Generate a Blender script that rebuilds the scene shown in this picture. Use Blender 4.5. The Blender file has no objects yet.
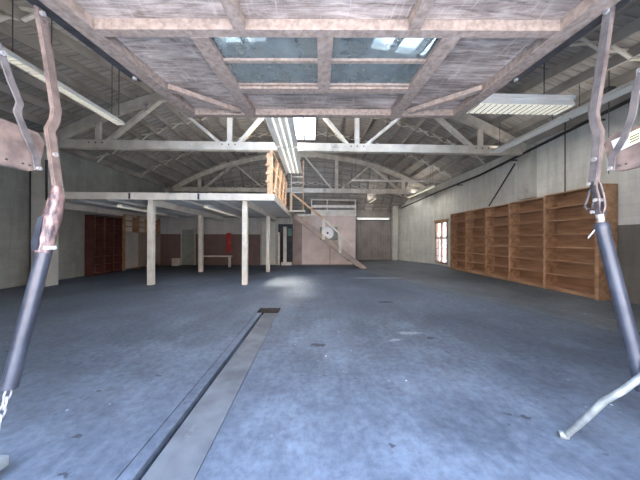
import bpy, math, random
from mathutils import Vector, Matrix
random.seed(7)
C = bpy.context.scene.collection
S = bpy.context.scene
R = math.radians
EYE = 1.5
YAW, ROLL = R(-1.67), R(0.2)
camR = (Matrix.Rotation(YAW, 3, 'Z') @ Matrix.Rotation(R(90), 3, 'X') @ Matrix.Rotation(ROLL, 3, 'Z'))
RD = Matrix.Rotation(YAW, 3, 'Z')          # the facade stands slightly askew to the hall

# ---------------------------------------------------------------- helpers
def surv(px, py, axis, val, facade=False):
    """survey: where the sight line through a photo point meets the plane axis = val"""
    d = camR @ Vector(((px-320)/240, (240-py)/240, -1))
    if facade: d = RD.inverted() @ d
    o = (0, 0, EYE); i = 'XYZ'.index(axis)
    t = (val - o[i]) / d[i]
    return Vector((t*d.x, t*d.y, EYE + t*d.z))

class MB:
    def __init__(s, facade=False): s.v = []; s.f = []; s.fr = facade; s.fm = []; s.m = 0
    def _add(s, pts, faces):
        n = len(s.v)
        for p in pts:
            p = Vector(p)
            s.v.append(RD @ p if s.fr else p)
        for f in faces: s.f.append([n+i for i in f]); s.fm.append(s.m)
    def box(s, x0, x1, y0, y1, z0, z1):
        s._add([(x, y, z) for z in (z0, z1) for y in (y0, y1) for x in (x0, x1)],
               [(0,2,3,1), (4,5,7,6), (0,1,5,4), (2,6,7,3), (0,4,6,2), (1,3,7,5)])
        return s
    def bar(s, a, b, w, h, up=(0,0,1)):
        a, b = Vector(a), Vector(b); d = (b-a).normalized(); up = Vector(up)
        sd = d.cross(up)
        if sd.length < 1e-4: sd = d.cross(Vector((1,0,0)))
        sd.normalize(); u = sd.cross(d).normalized()
        pts = [p + sd*i*w/2 + u*j*h/2 for p in (a, b) for (i, j) in ((-1,-1), (1,-1), (1,1), (-1,1))]
        s._add(pts, [(0,1,2,3), (7,6,5,4), (0,4,5,1), (1,5,6,2), (2,6,7,3), (3,7,4,0)])
        return s
    def strip(s, pts, w, t, normal):
        """flat bar through several points; w in the plane, t along the normal"""
        pts = [Vector(p) for p in pts]; N = Vector(normal).normalized(); ring = []
        for i, p in enumerate(pts):
            d = (pts[min(i+1, len(pts)-1)] - pts[max(i-1, 0)]).normalized()
            sd = d.cross(N).normalized()
            ring += [p - sd*w/2 - N*t/2, p + sd*w/2 - N*t/2, p + sd*w/2 + N*t/2, p - sd*w/2 + N*t/2]
        fs = []
        for i in range(len(pts)-1):
            a = i*4
            for k in range(4): fs.append((a+k, a+4+k, a+4+(k+1) % 4, a+(k+1) % 4))
        fs.append((0,1,2,3)); e = (len(pts)-1)*4; fs.append((e+3, e+2, e+1, e))
        s._add(ring, fs); return s
    def tube(s, pts, r, seg=12, closed=False, caps=True):
        pts = [Vector(p) for p in pts]; n = len(pts); vs = []; fs = []
        rr = r if isinstance(r, (list, tuple)) else [r]*n
        u = None
        for i, p in enumerate(pts):
            if closed: d = (pts[(i+1) % n] - pts[i-1]).normalized()
            else: d = (pts[min(i+1, n-1)] - pts[max(i-1, 0)]).normalized()
            if u is None:
                u = d.cross(Vector((0,0,1)))
                if u.length < .01: u = d.cross(Vector((1,0,0)))
            u = (u - d*u.dot(d)).normalized(); w = d.cross(u)
            for k in range(seg):
                a = 2*math.pi*k/seg; vs.append(p + (u*math.cos(a) + w*math.sin(a))*rr[i])
        for i in range(n if closed else n-1):
            j = (i+1) % n
            for k in range(seg): fs.append((i*seg+k, i*seg+(k+1) % seg, j*seg+(k+1) % seg, j*seg+k))
        if not closed and caps:
            fs.append(tuple(range(seg))[::-1]); fs.append(tuple((n-1)*seg+k for k in range(seg)))
        s._add(vs, fs); return s
    def prism(s, poly, vec):
        n = len(poly); vec = Vector(vec); poly = [Vector(p) for p in poly]
        s._add(poly + [p+vec for p in poly],
               [tuple(range(n))[::-1], tuple(range(n, 2*n))] + [(i, (i+1) % n, n+(i+1) % n, n+i) for i in range(n)])
        return s
    def build(s, name, mats, parent=None, smooth=False, bevel=0, origin=None):
        if origin is None: origin = parent['_o'] if parent is not None else (0, 0, 0)
        o3 = Vector(origin)
        me = bpy.data.meshes.new(name)
        me.from_pydata([tuple(v - o3) for v in s.v], [], s.f)
        for m in (mats if isinstance(mats, (list, tuple)) else [mats]): me.materials.append(m)
        for p, k in zip(me.polygons, s.fm): p.material_index = k; p.use_smooth = smooth
        me.update(); me.validate()
        import bmesh
        bm = bmesh.new(); bm.from_mesh(me); bmesh.ops.recalc_face_normals(bm, faces=bm.faces); bm.to_mesh(me); bm.free()
        o = bpy.data.objects.new(name, me); C.objects.link(o)
        o['_o'] = tuple(origin)
        if parent is not None: o.parent = parent
        else: o.location = o3
        if bevel:
            b = o.modifiers.new('bevel', 'BEVEL'); b.width = bevel; b.segments = 2; b.limit_method = 'ANGLE'
        if smooth:
            try:
                me.set_sharp_from_angle(angle=R(40))
            except Exception: pass
        return o

def thing(name, label, cat, loc, group=None):
    o = bpy.data.objects.new(name, None); C.objects.link(o); o.location = Vector(loc)
    o.empty_display_size = .1
    o['label'] = label; o['category'] = cat; o['_o'] = tuple(loc)
    if group: o['group'] = group
    return o
def tag(o, label, cat, group=None):
    o['label'] = label; o['category'] = cat
    if group: o['group'] = group
    return o
def struct(o): o['kind'] = 'structure'; return o
def D(x, y, z): return RD @ Vector((x, y, z))
def dup(root, delta, label, rot=None):
    r = root.copy(); C.objects.link(r); r.location = root.location + Vector(delta); r['label'] = label
    for ch in list(root.children):
        c = ch.copy(); C.objects.link(c); c.parent = r
        for g in list(ch.children):
            k = g.copy(); C.objects.link(k); k.parent = c
    return r

# ---------------------------------------------------------------- materials
def nodes(name):
    m = bpy.data.materials.new(name); m.use_nodes = True
    nt = m.node_tree; return m, nt, nt.nodes['Principled BSDF']
def rgb(c): return (c[0], c[1], c[2], 1)
def ramp(nt, fac, stops):
    r = nt.nodes.new('ShaderNodeValToRGB'); e = r.color_ramp.elements
    e[0].position, e[0].color = stops[0][0], rgb(stops[0][1]); e[1].position, e[1].color = stops[-1][0], rgb(stops[-1][1])
    for p, c in stops[1:-1]:
        k = e.new(p); k.color = rgb(c)
    nt.links.new(fac, r.inputs['Fac']); return r.outputs['Color']
def noise(nt, vec, scale, detail=4, rough=.55, dist=0):
    n = nt.nodes.new('ShaderNodeTexNoise'); n.inputs['Scale'].default_value = scale; n.inputs['Detail'].default_value = detail
    n.inputs['Roughness'].default_value = rough; n.inputs['Distortion'].default_value = dist
    nt.links.new(vec, n.inputs['Vector']); return n.outputs['Fac']
def mapped(nt, scale=(1,1,1), rot=(0,0,0)):
    t = nt.nodes.new('ShaderNodeTexCoord'); mp = nt.nodes.new('ShaderNodeMapping')
    mp.inputs['Scale'].default_value = scale; mp.inputs['Rotation'].default_value = rot
    nt.links.new(t.outputs['Object'], mp.inputs['Vector']); return mp.outputs['Vector']
def mix(nt, fac, a, b, mode='MIX'):
    x = nt.nodes.new('ShaderNodeMix'); x.data_type = 'RGBA'; x.blend_type = mode
    for sock, val in ((x.inputs[0], fac), (x.inputs[6], a), (x.inputs[7], b)):
        if hasattr(val, 'is_output') or isinstance(val, bpy.types.NodeSocket): nt.links.new(val, sock)
        elif isinstance(val, (tuple, list)): sock.default_value = rgb(val)
        else: sock.default_value = val
    return x.outputs[2]
def bump(nt, bs, h, strength=.3, dist=.01):
    b = nt.nodes.new('ShaderNodeBump'); b.inputs['Strength'].default_value = strength; b.inputs['Distance'].default_value = dist
    nt.links.new(h, b.inputs['Height']); nt.links.new(b.outputs['Normal'], bs.inputs['Normal'])

def simple(name, a, b, scale=4, rough=.6, stretch=(1,1,1), metal=0, bmp=.15, dark=None, lo=.35, hi=.65):
    m, nt, bs = nodes(name); v = mapped(nt, stretch)
    f = noise(nt, v, scale, 6); col = ramp(nt, f, [(lo, a), (hi, b)])
    if dark:
        f2 = noise(nt, v, scale*.45, 5, .7)
        g = ramp(nt, f2, [(dark[1], (0,0,0)), (dark[1]+.1, (1,1,1))])
        col = mix(nt, g, col, dark[0])
    nt.links.new(col, bs.inputs['Base Color']); bs.inputs['Roughness'].default_value = rough; bs.inputs['Metallic'].default_value = metal
    if name == 'channel_concrete': bs.inputs['Specular IOR Level'].default_value = .25
    if bmp: bump(nt, bs, f, bmp)
    return m

def wall_mat(name, a, b, side=False, split=None, low=None):
    m, nt, bs = nodes(name)
    t = nt.nodes.new('ShaderNodeTexCoord'); sp = nt.nodes.new('ShaderNodeSeparateXYZ'); cb = nt.nodes.new('ShaderNodeCombineXYZ')
    nt.links.new(t.outputs['Object'], sp.inputs[0])
    nt.links.new(sp.outputs['Y' if side else 'X'], cb.inputs['X']); nt.links.new(sp.outputs['Z'], cb.inputs['Y'])
    br = nt.nodes.new('ShaderNodeTexBrick'); br.inputs['Scale'].default_value = 1
    br.inputs['Brick Width'].default_value = .9; br.inputs['Row Height'].default_value = .3
    br.inputs['Mortar Size'].default_value = .006; br.inputs['Mortar Smooth'].default_value = .5
    br.inputs['Color1'].default_value = (1,1,1,1); br.inputs['Color2'].default_value = (.93,.93,.93,1); br.inputs['Mortar'].default_value = (.78,.78,.78,1)
    nt.links.new(cb.outputs[0], br.inputs['Vector'])
    f = noise(nt, t.outputs['Object'], 1.3, 8, .65); col = ramp(nt, f, [(.3, a), (.7, b)])
    mp = nt.nodes.new('ShaderNodeMapping'); mp.inputs['Scale'].default_value = (3, 3, .35); nt.links.new(t.outputs['Object'], mp.inputs['Vector'])
    f2 = noise(nt, mp.outputs[0], 1.6, 6, .7)
    g = ramp(nt, f2, [(.33, (.82,.82,.80)), (.55, (1,1,1))])
    if split:
        mm = nt.nodes.new('ShaderNodeMath'); mm.operation = 'GREATER_THAN'; mm.inputs[1].default_value = split
        nt.links.new(sp.outputs['Z'], mm.inputs[0]); ff = mm.outputs[0]
        if side:
            m2 = nt.nodes.new('ShaderNodeMath'); m2.operation = 'GREATER_THAN'; m2.inputs[1].default_value = 7.0
            nt.links.new(sp.outputs['Y'], m2.inputs[0]); m3 = nt.nodes.new('ShaderNodeMath'); m3.operation = 'MAXIMUM'
            nt.links.new(ff, m3.inputs[0]); nt.links.new(m2.outputs[0], m3.inputs[1]); ff = m3.outputs[0]
        col = mix(nt, ff, low, col)
    col = mix(nt, 1.0, col, g, 'MULTIPLY'); col = mix(nt, 1.0, col, br.outputs['Color'], 'MULTIPLY')
    nt.links.new(col, bs.inputs['Base Color']); bs.inputs['Roughness'].default_value = .8
    bump(nt, bs, br.outputs['Fac'], -.15, .01)
    return m

def floor_mat():
    m, nt, bs = nodes('worn_concrete')
    t = nt.nodes.new('ShaderNodeTexCoord'); P = t.outputs['Object']
    big = noise(nt, P, .38, 5, .6, .4); mid = noise(nt, P, 1.9, 8, .68, .6); fine = noise(nt, P, 14, 8, .7)
    c = ramp(nt, big, [(.3, (.076,.084,.092)), (.7, (.158,.169,.179))])
    c2 = ramp(nt, mid, [(.28, (.60,.60,.61)), (.5, (.95,.95,.95)), (.72, (1.3,1.3,1.28))])
    c3 = ramp(nt, fine, [(.3, (.70,.70,.71)), (.7, (1.25,1.25,1.23))])
    col = mix(nt, 1.0, c, c2, 'MULTIPLY'); col = mix(nt, 1.0, col, c3, 'MULTIPLY')
    # long swept scuffs
    mp = nt.nodes.new('ShaderNodeMapping'); mp.inputs['Scale'].default_value = (5, .5, 1); mp.inputs['Rotation'].default_value = (0,0,.5)
    nt.links.new(P, mp.inputs['Vector']); sc = noise(nt, mp.outputs[0], 1.5, 7, .7, .5)
    col = mix(nt, 1.0, col, ramp(nt, sc, [(.32, (.9,.9,.91)), (.6, (1.04,1.04,1.04))]), 'MULTIPLY')
    # sky sheen painted in as a blue tint mid-hall, neutral lane by the right wall
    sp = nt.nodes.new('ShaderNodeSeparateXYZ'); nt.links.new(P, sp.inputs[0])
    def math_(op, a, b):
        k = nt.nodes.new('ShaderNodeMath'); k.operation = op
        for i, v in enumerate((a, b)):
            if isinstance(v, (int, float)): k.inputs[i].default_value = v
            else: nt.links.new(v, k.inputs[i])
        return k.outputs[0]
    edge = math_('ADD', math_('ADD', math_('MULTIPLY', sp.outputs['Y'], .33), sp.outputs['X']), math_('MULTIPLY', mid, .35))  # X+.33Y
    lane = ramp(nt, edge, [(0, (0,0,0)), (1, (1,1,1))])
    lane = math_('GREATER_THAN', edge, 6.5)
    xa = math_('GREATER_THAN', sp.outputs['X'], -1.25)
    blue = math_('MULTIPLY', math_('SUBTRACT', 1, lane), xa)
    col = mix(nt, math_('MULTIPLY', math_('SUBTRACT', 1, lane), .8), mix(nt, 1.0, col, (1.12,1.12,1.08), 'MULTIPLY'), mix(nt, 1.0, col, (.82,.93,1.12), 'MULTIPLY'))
    # dark oil spots
    mp2 = nt.nodes.new('ShaderNodeMapping'); mp2.inputs['Scale'].default_value = (1, 1.9, 1); nt.links.new(P, mp2.inputs['Vector'])
    sp1 = noise(nt, mp2.outputs[0], 3.1, 3, .5)
    g = ramp(nt, sp1, [(.70, (0,0,0)), (.725, (1,1,1))])
    col = mix(nt, mix(nt, 1.0, g, (.8,.8,.8), 'MULTIPLY'), col, (.05,.05,.06))
    # single oil spots and scuffs where the photograph shows them
    nv = nt.nodes.new('ShaderNodeTexNoise'); nv.inputs['Scale'].default_value = 16; nv.inputs['Detail'].default_value = 5; nt.links.new(P, nv.inputs['Vector'])
    va = nt.nodes.new('ShaderNodeVectorMath'); va.operation = 'MULTIPLY_ADD'; nt.links.new(nv.outputs['Color'], va.inputs[0])
    va.inputs[1].default_value = (.16,.16,0); nt.links.new(P, va.inputs[2])
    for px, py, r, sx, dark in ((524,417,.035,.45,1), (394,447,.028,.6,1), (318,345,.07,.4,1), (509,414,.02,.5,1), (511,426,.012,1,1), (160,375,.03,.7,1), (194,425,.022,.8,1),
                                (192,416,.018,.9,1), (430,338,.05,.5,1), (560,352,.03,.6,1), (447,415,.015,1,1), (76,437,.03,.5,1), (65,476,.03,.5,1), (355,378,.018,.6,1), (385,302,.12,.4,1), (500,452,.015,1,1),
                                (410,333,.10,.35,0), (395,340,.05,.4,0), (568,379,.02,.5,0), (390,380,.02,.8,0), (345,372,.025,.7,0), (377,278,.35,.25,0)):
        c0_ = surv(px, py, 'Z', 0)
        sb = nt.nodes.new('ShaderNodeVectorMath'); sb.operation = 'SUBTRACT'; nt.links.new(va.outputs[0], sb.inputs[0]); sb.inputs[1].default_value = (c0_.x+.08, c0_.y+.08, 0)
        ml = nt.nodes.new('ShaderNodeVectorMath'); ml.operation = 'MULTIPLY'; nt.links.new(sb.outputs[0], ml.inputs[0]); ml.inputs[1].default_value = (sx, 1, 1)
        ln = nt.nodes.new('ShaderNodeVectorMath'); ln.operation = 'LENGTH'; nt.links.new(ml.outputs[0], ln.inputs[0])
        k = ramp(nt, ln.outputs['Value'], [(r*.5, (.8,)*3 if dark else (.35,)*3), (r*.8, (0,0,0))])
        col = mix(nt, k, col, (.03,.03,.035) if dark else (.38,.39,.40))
    # pale paint flecks
    vo = nt.nodes.new('ShaderNodeTexVoronoi'); vo.inputs['Scale'].default_value = 5; nt.links.new(P, vo.inputs['Vector'])
    fl = ramp(nt, vo.outputs['Distance'], [(.045, (1,1,1)), (.07, (0,0,0))])
    gate = ramp(nt, big, [(.5, (0,0,0)), (.56, (.7,.7,.7))])
    col = mix(nt, mix(nt, 1.0, fl, gate, 'MULTIPLY'), col, (.75,.78,.8))
    nt.links.new(col, bs.inputs['Base Color'])
    rr = ramp(nt, mid, [(.3, (.55,)*3), (.7, (.85,)*3)]); bs.inputs['Specular IOR Level'].default_value = .25; nt.links.new(rr, bs.inputs['Roughness'])
    bump(nt, bs, fine, .12, .004)
    return m

def deck_mat():
    m, nt, bs = nodes('roof_boards')
    t = nt.nodes.new('ShaderNodeTexCoord'); P = t.outputs['Object']
    w = nt.nodes.new('ShaderNodeTexWave'); w.wave_type = 'BANDS'; w.bands_direction = 'Y'; w.inputs['Scale'].default_value = 1.55
    w.inputs['Distortion'].default_value = .15; nt.links.new(P, w.inputs['Vector'])
    l = ramp(nt, w.outputs['Fac'], [(.0, (.62,.62,.62)), (.1, (1,1,1))])
    mp = nt.nodes.new('ShaderNodeMapping'); mp.inputs['Scale'].default_value = (.6, 5, 1); nt.links.new(P, mp.inputs['Vector'])
    c = ramp(nt, noise(nt, mp.outputs[0], 1.6, 7, .7), [(.3, (.29,.26,.23)), (.7, (.56,.52,.47))])
    nt.links.new(mix(nt, 1.0, c, l, 'MULTIPLY'), bs.inputs['Base Color']); bs.inputs['Roughness'].default_value = .85
    return m

def glass_mat(name, dust, amt, tint=(1,1,1)):
    m, nt, bs = nodes(name)
    tr = nt.nodes.new('ShaderNodeBsdfTransparent'); tr.inputs[0].default_value = rgb(tint)
    bs.inputs['Base Color'].default_value = rgb(dust); bs.inputs['Roughness'].default_value = .12
    v = mapped(nt); f = noise(nt, v, 2.5, 6, .7)
    g = ramp(nt, f, [(.3, (amt*.6,)*3), (.7, (min(1, amt*1.4),)*3)])
    mx = nt.nodes.new('ShaderNodeMixShader'); nt.links.new(g, mx.inputs[0]); nt.links.new(tr.outputs[0], mx.inputs[1]); nt.links.new(bs.outputs[0], mx.inputs[2])
    nt.links.new(mx.outputs[0], nt.nodes['Material Output'].inputs['Surface'])
    return m

def ply_mat():
    m, nt, bs = nodes('door_plywood')
    v = mapped(nt, (1, 7, 7), (0, 0, .35)); v2 = mapped(nt, (6, 1, 1), (0, 0, -.25)); v3 = mapped(nt)
    a = noise(nt, v, 2.2, 12, .75, .8); b = noise(nt, v2, 2.5, 12, .78, 1.2); c = noise(nt, v3, 1.1, 6, .6)
    col = ramp(nt, a, [(.36, (.15,.115,.10)), (.5, (.36,.295,.26)), (.64, (.60,.51,.455))])
    col = mix(nt, ramp(nt, b, [(.54, (0,0,0)), (.62, (.7,.7,.7))]), col, (.56,.48,.43))
    col = mix(nt, 1.0, col, ramp(nt, c, [(.38, (.62,.61,.60)), (.6, (1.1,1.08,1.06))]), 'MULTIPLY')
    nt.links.new(col, bs.inputs['Base Color']); bs.inputs['Roughness'].default_value = .8; bump(nt, bs, a, .3)
    return m

M = dict(
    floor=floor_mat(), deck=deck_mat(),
    channel=simple('channel_concrete', (.078,.084,.09), (.135,.143,.15), 3, .6, dark=((.20,.20,.21), .62)),
    groove=simple('dark_groove', (.02,.02,.022), (.04,.04,.04), 6, .9),  # near-black colour for the channel bed and its side walls
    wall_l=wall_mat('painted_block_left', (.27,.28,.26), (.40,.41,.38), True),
    wall_r=wall_mat('painted_block_right', (.62,.62,.57), (.82,.82,.76), True, 1.9, (.17,.16,.14)),
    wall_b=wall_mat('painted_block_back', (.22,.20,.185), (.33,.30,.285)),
    wall_part=wall_mat('partition_two_tone', (.48,.48,.46), (.62,.62,.59), False, 1.82, (.20,.135,.12)),
    pier=simple('pier_plaster', (.44,.44,.40), (.56,.56,.51), 2, .8, dark=((.36,.35,.32), .6)),
    pink=simple('dusty_pink_board', (.64,.53,.47), (.80,.68,.61), 1.5, .75),
    white=simple('old_white_paint', (.66,.62,.54), (.84,.80,.71), 3, .6, dark=((.48,.45,.40), .66)),
    truss=simple('truss_paint', (.56,.51,.42), (.76,.70,.60), 2.5, .7, dark=((.40,.35,.30), .6)),
    purlin=simple('purlin_timber', (.25,.23,.20), (.43,.40,.36), 2, .8, (6,.6,1)),
    doorframe=simple('door_timber', (.22,.165,.135), (.37,.285,.235), 5, .75, (4,4,4), dark=((.24,.2,.19), .62)),
    doorply=ply_mat(),
    shelfwood=simple('shelf_wood', (.31,.17,.092), (.54,.33,.19), 2.5, .5, (3,.5,3), dark=((.11,.055,.03), .64)),
    shelfback=simple('shelf_back_board', (.26,.14,.073), (.44,.26,.145), 1.6, .6, (1,.6,4), dark=((.14,.075,.04), .62)),
    darkback=simple('dark_back_board', (.14,.08,.05), (.24,.15,.095), 1.6, .6),
    darkred=simple('dark_red_wood', (.07,.02,.018), (.12,.04,.03), 3, .5),
    rawwood=simple('raw_pine', (.55,.34,.20), (.80,.53,.33), 3, .65, (3,3,3)),
    stair=simple('stair_board', (.28,.22,.19), (.38,.31,.27), 2, .7),
    steel=simple('worn_grey_steel', (.08,.075,.078), (.19,.175,.175), 9, .55, dark=((.04,.036,.038), .58)),
    steelpink=simple('pink_primer_steel', (.12,.09,.08), (.235,.18,.158), 9, .6, metal=.0, dark=((.06,.05,.05), .56)),
    steeldark=simple('greasy_dark_steel', (.03,.028,.03), (.075,.07,.075), 12, .5, dark=((.3,.27,.26), .68)),
    tube=simple('blue_grey_tube', (.028,.032,.044), (.058,.065,.082), 5, .33, metal=.15, dark=((.25,.27,.3), .74)),
    zinc=simple('zinc', (.28,.28,.28), (.45,.44,.43), 8, .4, metal=.3),
    sleeve=simple('scraped_sleeve', (.035,.028,.035), (.30,.20,.18), 14, .35, (2.5,2.5,.8), dark=((.5,.48,.5), .7), bmp=.6),
    barmetal=simple('flattened_bar_metal', (.13,.145,.14), (.26,.28,.27), 9, .5, metal=.2),
    black=simple('black_iron', (.025,.025,.028), (.05,.05,.05), 6, .5),
    fixture=simple('fixture_enamel', (.80,.80,.76), (.90,.90,.86), 3, .45),
    red=simple('red_enamel', (.42,.03,.03), (.55,.05,.04), 4, .4),
    cream=simple('cream_door', (.60,.62,.55), (.72,.73,.66), 3, .6),
    greendoor=simple('grey_green_door', (.22,.25,.22), (.32,.35,.31), 3, .6),
    darkgap=simple('gap_shade_and_doorway', (.04,.045,.06), (.07,.075,.09), 3, .7),
    yard=simple('yard_concrete', (.56,.53,.48), (.70,.67,.61), 1.2, .85),
    sticker_w=simple('sticker_white', (.62,.70,.76), (.75,.82,.86), 12, .4),
    sticker_y=simple('sticker_yellow', (.72,.70,.40), (.80,.78,.48), 12, .4),
    ink=simple('sticker_ink', (.06,.06,.05), (.09,.09,.08), 12, .6),
    doorglass=glass_mat('dusty_door_glass', (.24,.27,.27), .52, (.62,.67,.67)),
    clear=glass_mat('skylight_glass', (.8,.85,.9), .12, (.6,.59,.57)),
    winglass=glass_mat('dirty_window_glass', (.75,.62,.58), .55),
    mirror=simple('fan_aluminium', (.72,.74,.76), (.86,.88,.9), 6, .35, metal=.3),
    slab=simple('mezzanine_underside', (.76,.75,.71), (.88,.87,.83), 1.4, .8),
)
def lens_mat(name, col, e, a=(.8,.8,.72)):
    m, nt, bs = nodes(name)
    v = mapped(nt); f = noise(nt, v, 3, 4)
    nt.links.new(ramp(nt, f, [(.3, tuple(x*.85 for x in a)), (.7, a)]), bs.inputs['Base Color'])
    bs.inputs['Roughness'].default_value = .5
    bs.inputs['Emission Color'].default_value = rgb(col); bs.inputs['Emission Strength'].default_value = e
    return m
M['lens'] = lens_mat('fluorescent_lens', (1,.92,.74), .65, (.78,.74,.60))
M['lens_dim'] = lens_mat('fluorescent_lens_dim', (.9,.95,1), .12, (.72,.74,.72))
m, nt, bs = nodes('added_frosted_pane')
bs.inputs['Base Color'].default_value = (.8,.82,.85,1)
tl = nt.nodes.new('ShaderNodeBsdfTranslucent'); tl.inputs[0].default_value = (.88,.87,.84,1)
mx = nt.nodes.new('ShaderNodeMixShader'); mx.inputs[0].default_value = .85
nt.links.new(bs.outputs[0], mx.inputs[1]); nt.links.new(tl.outputs[0], mx.inputs[2]); nt.links.new(mx.outputs[0], nt.nodes['Material Output'].inputs['Surface'])
M['frosted'] = m
M['tube_lit'] = lens_mat('fluorescent_tube_lit', (.97,1,.97), 1.2)

# ---------------------------------------------------------------- room dimensions
XL, XR, YF, YB, YS = -9.3, 7.7, 1.02, 18.0, 15.1
XRB = 6.35
WT = 4.75
T1, T2 = 8.35, 15.6
XC = (XL + XR)/2 + .12
HALF = 8.5
CROWN = 7.15
RAD = (HALF**2 + (CROWN-WT)**2) / (2*(CROWN-WT))
def arch(x):
    d = min(abs(x - XC), HALF)
    return CROWN - RAD + math.sqrt(RAD*RAD - d*d)
PD = .22                                              # purlin depth
def roofz(x, y):                                      # underside of the boards
    if y >= T2:
        t = (y - T2)/(YB - T2); return (arch(x) + PD)*(1-t) + (3.6 + PD)*t
    if y >= T1: return arch(x) + PD
    t = (y - YF) / (T1 - YF)
    return (WT + PD)*(1-t) + (arch(x) + PD)*t
def xr_at(y): return XR if y <= YS else XR + (XRB - XR)*(y-YS)/(YB-YS)

# ---------------------------------------------------------------- floor with a shallow channel let into it
ca = surv(115, 480, 'Z', 0); cb_ = surv(260.5, 308, 'Z', 0); cc = surv(281, 307.5, 'Z', 0); cd = surv(197, 480, 'Z', 0)
def ext(a, b, y): t = (y - a.y)/(b.y - a.y); return Vector((a.x + (b.x-a.x)*t, y, 0))
c0, c1 = ext(ca, cb_, YF-.2), ext(ca, cb_, 5.32)
c3, c2 = ext(cd, cc, YF-.2), ext(cd, cc, 5.32)
cm = ext(ca, cb_, 5.0); cn = ext(cd, cc, 5.0)
f = MB()
f._add([(XL-.3, YF-.2, 0), c0, c1, (XL-.3, 5.32, 0)], [(0,1,2,3)])
f._add([c3, (XR+.3, YF-.2, 0), (XR+.3, 5.32, 0), c2], [(0,1,2,3)])
f._add([(XL-.3, 5.32, 0), (XR+.3, 5.32, 0), (XR+.3, YB+.3, 0), (XL-.3, YB+.3, 0)], [(0,1,2,3)])
dz = Vector((0,0,-.16))
for a, b in ((c0, c1), (c1, c2), (c2, c3)): (setattr(f, 'm', 1), f._add([a, b, b+dz, a+dz], [(0,1,2,3)]))
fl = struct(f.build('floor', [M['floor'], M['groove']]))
g = MB(); g._add([c0+dz, c1+dz, c2+dz, c3+dz], [(0,1,2,3)])
g.build('channel_bed', M['groove'], fl)
gw = Vector((.055, 0, 0)); lip = Vector((.03, 0, 0)); zz = Vector((0,0,-.016))
k = MB(); k.prism([c0+gw*2.7+zz, c3-gw*.5+zz, cn-gw*.5+zz, cm+gw*2.7+zz], (0,0,-.14)); k.build('channel_cover', M['channel'], fl)
k = MB(); k.prism([c0+zz*.5, c0+gw*1.8+zz*.5, cm+gw*1.8+zz*.5, cm+zz*.5], (0,0,-.14)); k.build('channel_edge', M['floor'], fl)
k = MB(); k.prism([c3-gw*.32+zz*.3, c3+zz*.3, cn+zz*.3, cn-gw*.32+zz*.3], (0,0,-.14)); k.build('channel_edge', M['floor'], fl)

yard = struct(MB().box(-40, 40, -40, YF-.2, -.2, -.01).build('ground', M['yard']))

# ---------------------------------------------------------------- walls
struct(MB().box(-40, 40, -15.5, -15, -.01, 12.5).build('wall_unseen_bounce', simple('warm_bounce_render', (.66,.50,.38), (.78,.61,.48), 1, .9)))  # unseen wall added to cut low sky and bounce warm light
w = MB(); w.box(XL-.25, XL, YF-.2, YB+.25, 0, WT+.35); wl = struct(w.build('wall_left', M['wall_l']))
WY0, WY1, WZ0, WZ1 = 13.5, 14.85, .12, 2.65
w = MB()
w.box(XR, XR+.25, YF-.2, WY0, 0, WT+.35); w.box(XR, XR+.25, WY0, WY1, WZ1, WT+.35); w.box(XR, XR+.25, WY1, YS, 0, WT+.35); w.box(XR, XR+.25, WY0, WY1, 0, WZ0)
w.prism([(XR, YS, 0), (XR+.25, YS, 0), (XRB+.25, YB+.25, 0), (XRB, YB+.25, 0)], (0,0,WT+.35))
wr = struct(w.build('wall_right', M['wall_r']))
# back wall follows the roof curve, with a wide doorway panel
def arched_wall(y0, y1, n=40):
    b = MB(); xs = [XL-.25 + (XR+.5-XL)*i/n for i in range(n+1)]
    b.prism([(XL-.25, y0, 0)] + [(x, y0, arch(x)+PD+.02) for x in xs] + [(XR+.25, y0, 0)], (0, y1-y0, 0)); return b
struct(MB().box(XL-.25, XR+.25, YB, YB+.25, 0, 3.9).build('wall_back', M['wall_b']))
# facade: the doorway stands open in front of the camera
w = MB(); DW0, DW1, DH = -2.32, 2.42, 3.62
FY = .5
w.box(XL-.25, DW0, FY, YF, 0, WT+.4); w.box(DW1, XR+.25, FY, YF, 0, WT+.4); w.box(DW0, DW1, FY, YF, DH, WT+.4)
struct(w.build('wall_front', M['wall_l']))

# piers
def pier(x0, x1, y0, y1, z1, parent, lab=None):
    o = MB().box(x0, x1, y0, y1, 0, z1).build('pier', M['pier'], parent, bevel=.01); return o
struct(MB().box(-8.84, -8.38, 7.78, 8.16, 0, WT+.1).build('left_pier', M['pier'], bevel=.01))  # freestanding left pier, clear of the wall
MB().box(XR-.22, XR, T1-.3, T1+.25, 2.99, WT+.1).build('pier', M['pier'], wr, bevel=.01)
pier(XR-.2, XR, T2-.9, T2-.45, WT+.1, wr) if False else None
pier(XL, XL+.3, T2-.2, T2+.2, WT+.1, wl)
o = MB().box(XRB-.42, XRB-.02, YB-.3, YB, 0, 4.6).build('pier', M['pier'], wr)
o = MB().box(XL, XL+.05, surv(31,240,'X',XL+.05).y, surv(42,240,'X',XL+.05).y, 0, 4.6).build('gap_shade_strip', M['darkgap'], wl)  # dark strip painting in the shade of the gap beside the pier

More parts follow.
